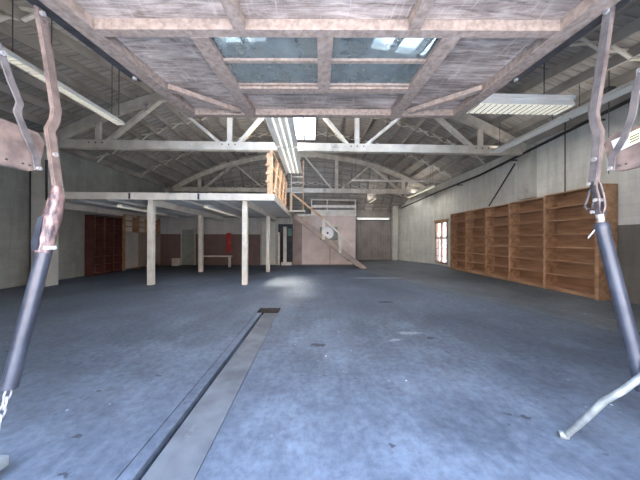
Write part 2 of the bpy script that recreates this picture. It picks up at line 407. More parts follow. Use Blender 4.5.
# ---------------------------------------------------------------- roof boards, purlins, bridging
NP = 28
PX = [XL + .12 + (XR-XL-.24)*i/(NP-1) for i in range(NP)]
step = PX[1]-PX[0]
def nearest(x): return min(range(NP), key=lambda i: abs(PX[i]-x))
ks = nearest(-1.0); sky_mid = (ks, ks+2, 10.6, 14.1)
h1 = nearest(-2.5); h2 = nearest(1.1)
sky_added = [(h1-1, h1+2, 3.4, 6.4), (h2, h2+3, 3.4, 6.4)]  # two roof panes added above the raised door to let in fill daylight
openings = [sky_mid] + sky_added
ys = sorted(set([YF-.2, 2.2, 3.4, 4.4, 5.4, 6.4, 7.4, T1, 9.6, 10.6, 12.4, 14.1, T2, 16.8, YB+.25]))
xs = [XL-.25] + PX[1:-1] + [XR+.25]
dk = MB()
for i in range(len(xs)-1):
    for j in range(len(ys)-1):
        x0, x1, y0, y1 = xs[i], xs[i+1], ys[j], ys[j+1]
        if any(PX[a]-.01 <= x0 and x1 <= PX[b]+.01 and ya-.01 <= y0 and y1 <= yb+.01 for a, b, ya, yb in openings): continue
        lo = [(x, y, roofz(x, y)) for x, y in ((x0,y0), (x1,y0), (x1,y1), (x0,y1))]
        hi = [(x, y, z+.05) for x, y, z in lo]
        dk._add(lo+hi, [(3,2,1,0), (4,5,6,7), (0,1,5,4), (1,2,6,5), (2,3,7,6), (3,0,4,7)])
ceil = struct(dk.build('ceiling', M['deck']))
for i, x in enumerate(PX):
    def slope_bar(y0, y1):
        z0, z1 = roofz(x, y0) - PD/2 - .003, roofz(x, y1) - PD/2 - .003
        return MB().bar((x, y0, z0), (x, y1, z1), .05, PD)
    slope_bar(YF, T1).build('purlin', M['purlin'], ceil)
    slope_bar(T1, T2).build('purlin', M['purlin'], ceil)
    slope_bar(T2, YB).build('purlin', M['purlin'], ceil)
for y in (4.6, 10.4, 12.9, 16.8):
    b = MB()
    for i in range(NP-1):
        if any(a <= i < bb and ya < y < yb for a, bb, ya, yb in openings): continue
        a, c = PX[i]+.03, PX[i+1]-.03; za, zc = roofz(PX[i], y), roofz(PX[i+1], y)
        b.bar((a, y, za-.02), (c, y, zc-PD+.01), .06, .035); b.bar((a, y+.04, za-PD+.01), (c, y+.05, zc-.02), .06, .035)
    b.build('cross_bridging', M['white'], ceil)
for n, (a, b, ya, yb) in enumerate(openings):
    x0, x1 = PX[a], PX[b]; fr = MB()
    for xx in (x0, x1): fr.bar((xx, ya, roofz(xx, ya)+.12), (xx, yb, roofz(xx, yb)+.12), .06, .2)
    for yy in (ya, yb): fr.bar((x0, yy, roofz(x0, yy)+.12), (x1, yy, roofz(x1, yy)+.12), .06, .2)
    wo = struct(fr.build('window_%d' % (n+2), M['white']))  # all but the first are added fill panes
    gl = MB(); gl._add([(x0, ya, roofz(x0, ya)+.2), (x1, ya, roofz(x1, ya)+.2), (x1, yb, roofz(x1, yb)+.2), (x0, yb, roofz(x0, yb)+.2)], [(0,1,2,3)])
    gl.build('pane', M['clear'] if n == 0 else M['frosted'], wo)

# ---------------------------------------------------------------- bowstring trusses
def truss(y, label):
    r = thing('roof_truss', label, 'roof truss', (XC, y, WT-.25))
    zb = WT + .09; tw = 1.0 if y < 10 else 1.3
    MB().box(XL+.02, XR-.02, y-.1, y+.1, zb-.28, zb).build('bottom_chord', M['truss'], r, bevel=.008)
    n = 44; top = []; bot = []
    for i in range(n+1):
        x = XC - HALF + .25 + (2*HALF-.5)*i/n
        top.append((x, y-.08, arch(x)-.002)); bot.append((x, y-.08, arch(x)-.3))
    m = MB()
    for i in range(n): m.prism([top[i], top[i+1], bot[i+1], bot[i]], (0, .16, 0))
    m.build('top_chord', M['truss'], r)
    for s in (-6.6, -2.2, 2.2, 6.6):
        x = XC + s
        MB().box(x-.08*tw, x+.08*tw, y-.05, y+.05, zb-.02, arch(x)-.28).build('vertical_web', M['truss'], r, bevel=.006)
        for e in ((-4.4, 0) if s == -2.2 else (0, 4.4) if s == 2.2 else (-4.4,) if s < 0 else (4.4,)):
            sg = 1 if e > s else -1
            MB().bar((x + sg*.32, y, zb-.03), (XC + e - sg*.1, y, arch(XC+e)-.24), .1, .17*tw, (0,1,0)).build('diagonal_web', M['truss'], r, bevel=.006)
        if y < 10:
            for q in (-.22, 0, .22):
                MB().tube([(x+q, y-.125, zb-.1), (x+q, y-.09, zb-.1)], .022, 8).build('bolt', M['black'], r)
    return r
truss(T1, 'front white-painted timber bowstring truss with bolted bottom chord, just beyond the raised door')
truss(T2, 'rear white-painted timber bowstring truss, its whole arch in view above the stair')

# ---------------------------------------------------------------- raised tilt-up door
KB = .0833; KA = 1.586
def dz_(y): return EYE + KA + KB*y
DX = .055
door = thing('tilt_up_door', 'large raised wooden garage door with four dusty panes, hanging flat overhead', 'garage door', D(DX, 1.2, dz_(1.2)))
def dbox(x0, x1, y0, y1, h0=0, h1=.095):
    m = MB(True)
    m._add([(x, y, dz_(y)+h) for h in (h0, h1) for y in (y0, y1) for x in (x0, x1)],
           [(0,2,3,1), (4,5,7,6), (0,1,5,4), (2,6,7,3), (0,4,6,2), (1,3,7,5)])
    return m
L0, L1, R1_, R0 = -2.05, -1.89, 2.00, 2.16
Y0, Y1 = .38, 3.73
dbox(L0, L1, Y0, Y1).build('side_rail', M['doorframe'], door, bevel=.006)
dbox(R1_, R0, Y0, Y1).build('side_rail', M['doorframe'], door, bevel=.006)
def cross(x0, x1, y0, y1, h=.092): return dbox(x0, x1, y0, y1, 0, h)
cross(L1, R1_, 2.0, 2.09).build('cross_rail', M['doorframe'], door, bevel=.004)
cross(L1, R1_, 3.62, Y1).build('cross_rail', M['doorframe'], door, bevel=.004)
cross(-.98, 1.06, 2.9, 3.02).build('cross_rail', M['doorframe'], door, bevel=.004)
cross(L1, R1_, Y0, Y0+.12).build('cross_rail', M['doorframe'], door, bevel=.004)
for x0, x1, y0, y1 in ((-1.14,-.98,2.09,3.62), (1.06,1.22,2.09,3.62), (-.73,-.63,Y0+.12,2.0), (.73,.83,Y0+.12,2.0)):
    cross(x0, x1, y0, y1).build('stile', M['doorframe'], door, bevel=.004)
cross(-.03, .11, 2.09, 2.9, .08).build('mullion', M['doorframe'], door, bevel=.004)
def brace(p, q):
    m = MB(True); m.bar((p[0], p[1], dz_(p[1])+.04), (q[0], q[1], dz_(q[1])+.04), .075, .06); return m
brace((-1.88, 2.95), (-1.22, 3.6)).build('corner_brace', M['doorframe'], door)
brace((1.99, 2.95), (1.32, 3.6)).build('corner_brace', M['doorframe'], door)
for x0, x1, y0, y1 in ((L0, R0, Y0, 2.09), (L0, -1.0, 2.09, 3.7), (1.08, R0, 2.09, 3.7), (-1.0, 1.08, 2.98, 3.7)):
    dbox(x0+.005, x1-.005, y0, y1, .095, .12).build('plywood_panel', M['doorply'], door)
for x0, x1 in ((-.98, -.03), (.11, 1.06)):
    for y0, y1 in ((2.09, 2.42), (2.47, 2.86)):
        dbox(x0, x1, y0, y1, .045, .05).build('pane', M['doorglass'], door)
    dbox(x0, x1, 2.42, 2.465, .02, .08).build('glazing_bar', M['doorframe'], door)
    dbox(x0, x1, 2.86, 2.9, .025, .08).build('glazing_bar', M['doorframe'], door)
for sx, x in ((-1, L0-.012), (1, R0+.012)):
    m = dbox(min(x, x+sx*.09), max(x, x+sx*.09), Y0, 2.78, .01, .02); m2 = dbox(x-.006, x+.006, Y0, 2.78, .01, .1)
    n0 = len(m.v); m.v += m2.v; m.f += [[i+n0 for i in ff] for ff in m2.f]; m.fm += m2.fm
    a = m.build('steel_angle', M['steeldark'], door)
    MB(True).tube([(x+sx*.03, 2.7, dz_(2.7)-.015), (x+sx*.03, 2.7, dz_(2.7)+.02)], .022, 8).build('bolt', M['zinc'], a)

# ---------------------------------------------------------------- door hardware, one set per jamb
def sv(px, py, X): return surv(px, py, 'X', X, True)
def hardware(side):
    s = -1 if side == 'left' else 1
    X = -2.12 if s < 0 else 2.22
    N = (1, 0, 0)
    # horizontal steel plate on the jamb
    if s < 0: a, b, c, d = sv(40, 131, X), sv(41, 173, X), sv(-60, 150, X), sv(-60, 96, X)
    else: a, b, c, d = sv(609, 139, X), sv(613, 172, X), sv(700, 158, X), sv(700, 96, X)
    zt = (a.z+d.z)/2; zb = b.z
    m = MB(True); yy = a.y; yb_ = YF+.02
    # rounded-off nose with a chamfered lower corner
    m.prism([(X-.006, yb_, zt), (X-.006, yy-.02, zt-.01), (X-.006, yy+.03, zt-.06), (X-.006, yy-.0, zb+.09), (X-.006, yy-.05, zb), (X-.006, yb_, zb)], (.012, 0, 0))
    br = thing('jamb_plate', 'pink primed steel bracket plate reaching in from the %s jamb%s' % (side, ', with a sticker' if s > 0 else ''), 'bracket', D(X, yb_, zb))
    pl = m.build('plate', M['steelpink'], br)
    MB(True).box(X-.03*(s < 0)-.0, X+.03*(s > 0)+.0, yb_, yy-.06, zb-.006, zb).build('flange', M['steelpink'], br)
    for q in (.07, .11, .2, .35):
        MB(True).tube([(X - s*.012, yy-q, zb+.035), (X, yy-q, zb+.035)], .007, 6).build('rivet', M['black'], br)
    if s > 0:
        st = [sv(611, 141, X-.012), sv(627, 134, X-.012), sv(632, 145, X-.012), sv(615, 153, X-.012)]
        MB(True).prism(st, (.002,0,0)).build('sticker', M['sticker_w'], br)
        st = [sv(627, 134, X-.012), sv(642, 127, X-.012), sv(645, 139, X-.012), sv(632, 145, X-.012)]
        so = MB(True).prism(st, (.002,0,0)).build('sticker', M['sticker_y'], br)
        for k in range(3):
            t0 = k*3.2
            MB(True).prism([sv(629.5, 137+t0*.8, X-.014), sv(639, 132.6+t0*.8, X-.014), sv(639.3, 133.7+t0*.8, X-.014), sv(629.8, 138.1+t0*.8, X-.014)], (.001,0,0)).build('print_line', M['ink'], so)
    # long pivot arm from the door rail
    if s < 0: pts = [(41,9), (50,60), (57.5,112), (56,121), (51,130), (54,150), (59,187)]
    else: pts = [(608,7), (601,60), (592.5,113), (594,124), (597.5,133), (595.5,155), (592,182)]
    XA = X + s*(-.06)
    P = [sv(px, py, XA) for px, py in pts]
    arm = thing('pivot_arm', 'long flat steel arm hanging from the raised door on the %s' % side, 'door arm', D(*P[-1]))
    MB(True).strip(P, .055, .01, N).build('flat_bar', M['steelpink' if s < 0 else 'steel'], arm)
    ed = [p + Vector((s*.014, -.027, 0)) for p in P]
    MB(True).strip(ed, .007, .02, N).build('angle_edge', M['steelpink'], arm)
    for q in (0, 5):
        c_ = P[q] + Vector((0, 0, -.035)); MB(True).tube([c_ + Vector((-s*.022,0,0)), c_ + Vector((s*.012,0,0))], .017, 10).build('bolt', M['zinc'], arm)
    # short cranked link
    XB = X - s*.03
    if s < 0: pts = [(-12,22), (2,55), (12,84), (20,103), (17,112), (24,130), (36,157), (38,170)]
    else: pts = [(655,40), (641,72), (636,92), (634,104), (632,116), (624,138), (613,156), (611,170)]
    P2 = [sv(px, py, XB) for px, py in pts]
    ln = thing('cranked_link', 'short cranked steel link bolted to the %s jamb plate' % side, 'door arm', D(*P2[-1]))
    MB(True).strip(P2, .042, .009, N).build('flat_bar', M['steel'], ln)
    for q in (1, 7):
        c_ = P2[q] + Vector((0,0,.012)); MB(True).tube([c_ + Vector((-s*.018,0,0)), c_ + Vector((s*.012,0,0))], .015, 10).build('bolt', M['zinc'], ln)
    # spring tube with its knuckle
    if s < 0: k0, t0, t1 = (58,186), (52,222), (9,389)
    else: k0, t0, t1 = (594,182), (601,224), (644,392)
    XT = XA - s*.005
    K, A, B = sv(*k0, XT), sv(*t0, XT), sv(*t1, XT)
    sp = thing('spring_tube', ('dark blue spring tube with a scraped, plastic-wrapped top on the left' if s < 0 else 'smooth blue-grey spring tube leaning on the right of the doorway'), 'door spring', D(*B))
    d = (B-A).normalized()
    if s < 0:
        MB(True).tube([A, A+d*.015, B-d*.01, B], [.03, .043, .043, .04], 20).build('barrel', M['tube'], sp, smooth=True)
        # wrapped sleeve, lumpy
        pts = [K + (A-K)*t for t in (0, .3, .7)] + [A + d*t for t in (.0, .06, .13, .19, .24)]
        pts = [p + Vector((0, random.uniform(-.012, .012), random.uniform(-.006, .006))) for p in pts]
        MB(True).tube(pts, [.024, .046, .05, .058, .049, .053, .047, .044], 14).build('torn_sleeve', M['sleeve'], sp, smooth=True)
        for q in range(7):
            a0 = pts[0] + Vector((random.uniform(-.03,.03), random.uniform(-.04,.04), -.01)); b0 = a0 + (pts[-2]-pts[0])*random.uniform(.5,.9) + Vector((0, random.uniform(-.02,.02), 0))
            MB(True).tube([a0, (a0+b0)/2 + Vector((.012, random.uniform(-.015,.015), 0)), b0], .009, 6).build('spring_strand', M['steeldark'] if q % 2 else M['steelpink'], sp, smooth=True)
        wv = A + d*.2
        MB(True).box(XT+.03, XT+.05, wv.y-.04, wv.y+.03, wv.z-.012, wv.z+.012).build('paper_tag', M['sticker_w'], sp)
        sh = sv(42, 238, XT); MB(True).prism([(XT-.03, sh.y-.0, sh.z+.16), (XT-.03, sh.y+.0, sh.z+.16), (XT-.03, sh.y-.045, sh.z-.05), (XT-.03, sh.y-.03, sh.z-.1)], (.04, 0, 0)).build('side_fin', M['tube'], sp)
    else:
        MB(True).tube([A, A+d*.01, A+d*.05, A+d*.055, B-d*.02, B], [.038, .043, .043, .0405, .0405, .038], 22).build('barrel', M['tube'], sp, smooth=True)
        MB(True).tube([A-d*.01, A+d*.004], [.034, .034], 18).build('cap', M['steeldark'], sp, smooth=True)
        # twin cheek plates with a looped wire guard
        for o_ in (-.022, .022):
            q0 = K + Vector((o_, 0, 0)); q1 = A + Vector((o_, 0, .06))
            MB(True).strip([q0, (q0+q1)/2 + Vector((0,-.008,0)), q1], .03, .006, N).build('cheek_plate', M['steeldark'], sp)
        lp = [sv(*p, XT) for p in ((597,181), (601,184), (604,195), (605.5,206), (603,214), (599,210), (600,199), (597,188))]
        MB(True).tube(lp, .006, 8, closed=True).build('wire_loop', M['steelpink'], sp, smooth=True)
        lp = [sv(*p, XT+.01) for p in ((590,190), (588,198), (585,206), (587,210), (592,208), (594,198), (592,189))]
        MB(True).tube(lp, .007, 8, closed=True).build('wire_loop', M['steel'], sp, smooth=True)
        for p in ((599,200), (596,212), (592,184)):
            c_ = sv(*p, XT); MB(True).tube([c_ + Vector((-.035,0,0)), c_ + Vector((.03,0,0))], .014, 10).build('bolt', M['zinc'], sp)
        MB(True).tube([A + Vector((-.012,0,.075)), A + Vector((.0,0,.03)), A + Vector((.0,0,-.0))], [.024, .02, .02], 10).build('clevis', M['zinc'], sp, smooth=True)
        MB(True).tube([sv(598, 227, XT-.03), sv(593, 232, XT-.04), sv(588, 238, XT-.05)], .006, 8).build('split_pin', M['zinc'], sp)
    return X, XT, B, d
X_, XT, B, d = hardware('left')
# chain under the left spring tube
ch = thing('chain', 'short steel chain hanging under the left spring tube', 'chain', D(*(B + d*.2)))
def link(c, ax, ln_, wd, r, side):
    ax = ax.normalized(); sd = ax.cross(side).normalized(); pts = []
    for k in range(16):
        a = 2*math.pi*k/16; pts.append(c + ax*math.cos(a)*ln_/2*(1 if abs(math.cos(a)) > .2 else 1) + sd*math.sin(a)*wd/2)
    return MB(True).tube(pts, r, 8, closed=True)
for k in range(5):
    c_ = B + d*(.03 + .05*k) + Vector((0, -.004*k, 0))
    link(c_, d, .075, .036, .006, Vector((1,0,0)) if k % 2 == 0 else Vector((.3,1,.2))).build('link', M['zinc'], ch, smooth=True)
bk = thing('floor_bracket', 'pale steel bracket near the floor at the left jamb', 'bracket', D(-2.1, 1.02, 0))
pA = sv(8, 459, -2.0)
MB(True).box(-2.06, -1.99, YF+.03, pA.y, pA.z-.035, pA.z+.03).build('arm', M['barmetal'], bk, bevel=.006)
MB(True).box(-2.12, -1.95, YF+.02, YF+.04, 0, .3).build('back_plate', M['steelpink'], bk)
X_, XT, B, d = hardware('right')
# bent bar resting on the floor on the right
fp = surv(564, 437, 'Z', .012, True)
pts = [fp, fp + Vector((.09, -.035, .05)), fp + Vector((.20,-.07,.135)), fp + Vector((.27,-.10,.17)), fp + Vector((.36,-.17,.245))]
t_ = [0, .3, .6, .8, 1.0]
def along(px, py, X): return surv(px, py, 'X', X, True)
pts = [fp, along(584,420,1.90), along(604,401,1.96), along(622,391,2.03), along(645,374,2.1), along(654,366,2.14)]
bb = thing('bent_bar', 'pale bent flattened metal bar resting its end on the floor at the right', 'metal bar', D(*fp))
MB(True).tube(pts, [.02, .021, .021, .021, .02, .02], 10).build('bar', M['barmetal'], bb, smooth=True)
MB(True).tube([fp + Vector((-.03,.01,.014)), fp + Vector((.02,-.01,.02))], .026, 10).build('end_ferrule', M['barmetal'], bb, smooth=True)

# ---------------------------------------------------------------- mezzanine
MX1 = -1.32; MY0, MY1 = 7.95, 14.4; MZ0, MZ1 = 2.81, 3.0
mz = thing('mezzanine', 'white-painted timber mezzanine platform carried on square posts along the left', 'mezzanine', (-5.2, 8, 0))
MB().box(-8.37, MX1, MY0+.06, 8.2, MZ0+.04, MZ1).box(XL+.001, MX1, 8.2, MY1, MZ0+.04, MZ1).build('platform', M['slab'], mz)
MB().box(-8.37, MX1+.05, MY0, MY0+.06, MZ0-.02, MZ1+.02).build('front_fascia', M['white'], mz, bevel=.005)
MB().box(MX1, MX1+.05, MY0+.06, MY1, MZ0-.02, MZ1+.02).build('side_fascia', M['white'], mz, bevel=.005)
for x in (-9.1, -5.35, -2.27):
    MB().box(x-.08, x+.08, MY0+(.1 if x > -9 else .3), MY1-.02, MZ0-.2, MZ0+.04).build('girder', M['white'], mz, bevel=.005)
for x in (-7.9, -6.7, -4.3, -3.2):
    MB().box(x-.03, x+.03, MY0+.1, MY1-.02, MZ0-.04, MZ0+.04).build('joist', M['slab'], mz)
for x, y in ((-5.35, 8.1), (-2.27, 8.1), (-5.2, 11.3), (-2.1, 11.3)):
    MB().box(x-.085, x+.085, y-.085, y+.085, 0, MZ0-.2).build('post', M['white'], mz, bevel=.012)
for x in (surv(129.5,196,'Y',MY0).x, surv(198.5,196,'Y',MY0).x):
    MB().box(x-.03, x+.03, MY0-.012, MY0, MZ0, MZ1).build('joint_strap', M['black'], mz)

# raw pine guard fence on its open edge
gf = thing('guard_fence', 'raw pine guard fence with diagonal slats on the edge of the mezzanine', 'fence', (MX1-.1, 8, MZ1))
py_ = [MY0+.12, 9.1, 10.1, 11.1, 12.1]
for i, y in enumerate(py_):
    MB().box(MX1-.12, MX1-.03, y-.035, y+.035, MZ1+.001, MZ1+1.5).build('post', M['rawwood'], gf)
for h in (.35, .9, 1.42):
    MB().box(MX1-.03, MX1-.005, MY0+.05, 12.15, MZ1+h-.03, MZ1+h+.03).build('rail', M['rawwood'], gf)
for i in range(4):
    MB().bar((MX1+.012, py_[i]+.05, MZ1+.1), (MX1+.012, py_[i+1]-.05, MZ1+1.38), .02, .05, (1,0,0)).build('diagonal_slat', M['rawwood'], gf)
for dx, hh in ((-.17, 1.40),):
    MB().box(MX1+dx-.045, MX1+dx+.04, MY0+.1, MY0+.125, MZ1+.001, MZ1+hh).build('board', M['rawwood'], gf)
for h in (.45, .72, 1.0, 1.28):
    MB().box(MX1-.27, MX1-.05, MY0+.075, MY0+.1, MZ1+h-.035, MZ1+h+.035).build('board', M['rawwood'], gf)

# ladder standing on the mezzanine edge
la, lb = surv(291, 214, 'Y', 12.35), surv(303, 214, 'Y', 12.35)
ld = thing('ladder', 'pale ladder frame standing behind the guard fence by the stair head', 'ladder', (la.x-.1, 12.35, MZ1))
wk = MB()
for x in (la.x, lb.x): MB().tube([(x, 12.45, MZ1-.0), (x, 12.45, MZ1+(1.9 if x == la.x else 2.6))], .025, 8).build('side_rail', M['rawwood'] if x == lb.x else M['white'], ld)
for k in range(5): MB().tube([(la.x, 12.45, MZ1+.95+.27*k), (lb.x, 12.45, MZ1+.95+.27*k)], .024, 8).build('rung', M['white'], ld)
MB().box(MX1+.05, lb.x+.1, 12.2, 13.3, MZ1-.06, MZ1).build('landing', M['white'], mz)

# ---------------------------------------------------------------- stair
SY0, SY1 = 12.55, 13.35
sx0, sx1 = -1.0, surv(360, 266, 'Y', 13.2).x
stt = thing('staircase', 'straight wooden stair with brown stringers dropping right from the mezzanine', 'staircase', (sx1, 13, 0))
for y in (SY0, SY1-.05):
    m = MB(); h = .30
    m.prism([(sx0, y, MZ1-.06), (sx0, y, MZ1-.06-h), (sx1-.1, y, 0), (sx1+.22, y, 0), (sx1+.2, y, .08)], (0, .05, 0)); m.build('stringer', M['stair'], stt)
ns = 14
for k in range(1, ns):
    t = k/ns; x = sx0 + (sx1-sx0)*t; z = (MZ1-.06)*(1-t) - .03
    MB().box(x-.13, x+.13, SY0+.05, SY1-.05, z-.02, z+.015).build('tread', M['stair'], stt)
def stz(x): return (MZ1-.06)*(1-(x-sx0)/(sx1-sx0))
xm = surv(323, 222, 'Y', SY0).x; xe = surv(352, 243, 'Y', SY0).x
MB().bar((sx0-.12, SY0-.02, stz(sx0)+1.0), (xm, SY0-.02, stz(xm)+.93), .04, .09).build('handrail', M['rawwood'], stt)
MB().bar((xm, SY0-.02, stz(xm)+.93), (xe, SY0-.02, stz(xe)+.78), .04, .09).build('handrail', M['white'], stt)
for px, mt in ((291, 'rawwood'), (323.5, 'white'), (340, 'white')):
    x = surv(px, 240, 'Y', SY0).x
    MB().box(x-.07, x+.07, SY0-.07, SY0-.0, max(stz(x)-.15, .02), stz(x)+.86).build('newel_post', M[mt], stt)

# ---------------------------------------------------------------- partition wall at the back left, boxed room
pxL = XL; DPa, DPb = surv(278, 240, 'Y', MY1).x, surv(292.5, 240, 'Y', MY1).x
BXa, BXb = surv(302, 240, 'Y', MY1).x, surv(355.5, 240, 'Y', MY1).x
m = MB(); m.box(pxL, DPa, MY1, MY1+.12, 0, MZ0); m.box(DPa, DPb, MY1, MY1+.12, 2.45, MZ0)
struct(m.build('wall_partition', M['wall_part']))
struct(MB().box(DPb, BXa, MY1+.15, MY1+.27, 0, MZ0).build('wall_recess', M['stair']))
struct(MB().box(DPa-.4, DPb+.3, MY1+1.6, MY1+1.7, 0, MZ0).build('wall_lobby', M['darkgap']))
rm = thing('boxed_room', 'dusty pink boxed-in room under a railed platform behind the stair', 'room enclosure', (BXa+1, MY1, 0))
MB().box(BXa, BXb, MY1, YB-.02, 0, 2.95).build('enclosure', M['pink'], rm)
MB().box(BXa-.02, BXb+.02, MY1-.04, MY1, 0, .05).build('skirting', M['stair'], rm)
jx = surv(330, 240, 'Y', MY1).x
MB().box(jx-.02, jx+.02, MY1-.015, MY1, .05, 1.1).build('cover_strip', M['stair'], rm)
bz = 2.95; ty = surv(330, 210, 'Y', MY1).z
rx0 = surv(311, 240, 'Y', MY1).x
MB().box(rx0, BXb+.03, MY1-.05, YB-.02, bz, ty).build('platform_edge', M['white'], rm)
MB().box(-1.1, rx0, MY1-.3, YB-.1, MZ1-.12, MZ1+.02).build('walkway', M['white'], rm)
rt = surv(330, 200, 'Y', MY1).z; rmz = surv(330, 206.5, 'Y', MY1).z
for z, hh in ((rt, .05), (rmz, .15)):
    MB().box(rx0, BXb+.03, MY1-.05, MY1-.01, z-hh/2, z+hh/2).build('guard_rail', M['white'], rm)
for px in (311.5, 327, 355):
    x = surv(px, 240, 'Y', MY1).x
    MB().box(x-.03, x+.03, MY1-.045, MY1-.0, ty, rt).build('rail_post', M['white'], rm)
# opening with a round fan in the pink front
q0, q1 = surv(320, 227, 'Y', MY1), surv(337.5, 240, 'Y', MY1)
MB().box(q0.x, q1.x, MY1-.02, MY1-.002, q1.z, q0.z).build('grey_vent_panel', M['greendoor'], rm)
fc = surv(327.5, 233, 'Y', MY1-.06)
fan = thing('round_wall_fan', 'round silver fan mounted on the pink room behind the stair rail', 'fan', (fc.x, MY1-.02, fc.z-.35))
MB().tube([(fc.x, MY1-.02, fc.z), (fc.x, MY1-.15, fc.z), (fc.x, MY1-.17, fc.z)], [.36, .36, .34], 32).build('housing', M['mirror'], fan, smooth=True)
for rr in (.3, .22, .14):
    MB().tube([(fc.x+rr*math.cos(a), MY1-.18, fc.z+rr*math.sin(a)) for a in [2*math.pi*k/32 for k in range(32)]], .008, 6, closed=True).build('grille_ring', M['zinc'], fan)
MB().tube([(fc.x, MY1-.17, fc.z), (fc.x, MY1-.21, fc.z)], [.07, .05], 16).build('hub', M['steel'], fan)

# doors in the partition
def door_leaf(n, px0, px1, ztop, mt, y=MY1):
    a, b = surv(px0, 240, 'Y', y).x, surv(px1, 240, 'Y', y).x
    o = struct(MB().box(a, b, y-.04, y-.001, .02, ztop).build('door_%d' % n, mt))
    fr = MB(); fr.box(a-.08, a, y-.06, y-.001, 0, ztop+.08); fr.box(b, b+.08, y-.06, y-.001, 0, ztop+.08); fr.box(a, b, y-.06, y-.001, ztop, ztop+.08)
    fr.build('door_frame', M['pier'], o); return o, a, b
o, a, b = door_leaf(1, 182.5, 194.5, 2.1, M['greendoor'])
MB().tube([(b-.08, MY1-.08, 1.0), (b-.08, MY1-.04, 1.0)], .03, 10).build('door_knob', M['zinc'], o)
o, a, b = door_leaf(2, 262, 275.5, 2.55, M['cream'])
MB().box((a+b)/2-.012, (a+b)/2+.012, MY1-.05, MY1-.04, .1, 2.5).build('cover_strip', M['pier'], o)
for z in (.12, .3): MB().box(a, b, MY1-.06, MY1-.04, z, z+.06).build('kick_strip', M['white'], o)
# open doorway: white jambs, door standing ajar with a green light above
fr = MB(); fr.box(DPa-.02, DPa+.1, MY1-.05, MY1+.14, 0, 1.95); 
o = struct(fr.build('door_3', M['white']))
lx = surv(285, 240, 'Y', MY1+.3).x
MB().box(lx-.1, lx+.1, MY1+.25, MY1+.29, .05, 2.3).build('door_leaf', M['white'], o)
MB().box(lx+.13, lx+.4, MY1+.5, MY1+.52, 1.75, 2.2).build('green_transom', glass_mat('green_glass', (.2,.42,.34), .9), o)
bx = surv(287, 262, 'Y', MY1-.05)
tag(MB().box(bx.x-.33, bx.x+.28, MY1-.2, MY1-.07, .0, .18).build('threshold_step', M['white'], bevel=.01), 'small white step lying at the foot of the open doorway', 'step')

# objects along the back of the mezzanine bay
a = surv(226.3, 240, 'Y', MY1-.1).x; b = surv(230.6, 240, 'Y', MY1-.1).x
hc = thing('hose_cabinet', 'narrow tall red cabinet on the brown dado between the mezzanine posts', 'cabinet', (a, MY1-.1, .7))
z0, z1 = surv(228, 252.5, 'Y', MY1-.1).z, surv(228, 233, 'Y', MY1-.1).z
MB().box(a, b, MY1-.12, MY1-.001, z0, z1).build('body', M['red'], hc, bevel=.01)
MB().box(a+.03, b-.03, MY1-.135, MY1-.12, z0+.08, z1-.08).build('door_panel', M['red'], hc)
MB().tube([(b-.05, MY1-.15, (z0+z1)/2-.04), (b-.05, MY1-.15, (z0+z1)/2+.04)], .012, 6).build('handle', M['zinc'], hc)
by = 13.3
a = surv(200, 256, 'Y', by); b = surv(231.5, 257, 'Y', by)
bn = thing('low_bench', 'long low pale bench in front of the brown dado under the mezzanine', 'bench', (a.x, by, 0))
MB().box(a.x, b.x, by-.15, by+.15, a.z-.04, a.z+.02).build('top', M['white'], bn, bevel=.008)
for x in (a.x+.1, b.x-.1):
    for y in (by-.1, by+.1): MB().box(x-.03, x+.03, y-.03, y+.03, 0, a.z-.04).build('leg', M['white'], bn)
c_ = surv(176, 263, 'Y', 14.0)
wb = thing('white_box', 'small white box on the floor left of the grey-green door', 'box', (c_.x, 14.0, 0))
MB().box(c_.x-.16, c_.x+.16, 13.85, 14.15, 0, .38).build('body', M['white'], wb, bevel=.01)
MB().box(c_.x-.17, c_.x+.17, 13.84, 14.16, .38, .42).build('lid', M['white'], wb, bevel=.008)

# ---------------------------------------------------------------- bookcases
def bookcase(y0, y1, xw, face, label, h=2.9, n=6, depth=.34, wood='shelfwood', back='shelfback', group='bookcases along the right wall', z0=0, lean=0):
    """face = -1: stands against the right wall and opens towards -X"""
    r = thing('bookcase', label, 'bookcase', (xw, (y0+y1)/2, z0), group)
    x0, x1 = (xw-depth, xw-.01) if face < 0 else (xw+.01, xw+depth)
    t = .035
    for y in (y0, y1-t): MB().box(x0, x1, y, y+t, z0, z0+h).build('side_panel', M[wood], r, bevel=.003)
    xb = (x1-.012, x1) if face < 0 else (x0, x0+.012)
    MB().box(xb[0], xb[1], y0+t, y1-t, z0+.08, z0+h).build('back_panel', M[back], r)
    MB().box(x0, x1, y0+t, y1-t, z0+h-.03, z0+h).build('top_panel', M[wood], r)
    xi = (x0+.004, x1-.012) if face < 0 else (x0+.012, x1-.004)
    k0 = .07
    for k in range(n+1):
        z = z0 + k0 + (h-.03-k0)*k/(n+1) 
        dz2 = random.uniform(-.012, .012) if k else 0
        MB().box(xi[0], xi[1], y0+t, y1-t, z+dz2, z+dz2+.026).build('shelf', M[wood], r)
    pl = (x0+.03, x0+.05) if face < 0 else (x1-.05, x1-.03)
    MB().box(pl[0], pl[1], y0+t, y1-t, z0, z0+k0).build('plinth', M[wood], r)
    return r
XS = XR - .012
ybs = [12.55, 11.25, 9.95, 8.72, 7.36, 5.92]
labs = ['tall brown open bookcase farthest along the right wall, beside the glazed door',
        'second tall brown bookcase from the glazed door on the right wall',
        'middle one of the five tall brown bookcases along the right wall',
        'tall brown bookcase just beyond the nearest one on the right wall',
        'nearest tall brown bookcase on the right wall, behind the spring tube']
for i in range(5):
    bookcase(ybs[i+1]+.006, ybs[i]-.006, XS, -1, labs[i], h=2.9 + (.0, .0, -.02, .0, .03)[i], depth=.40)
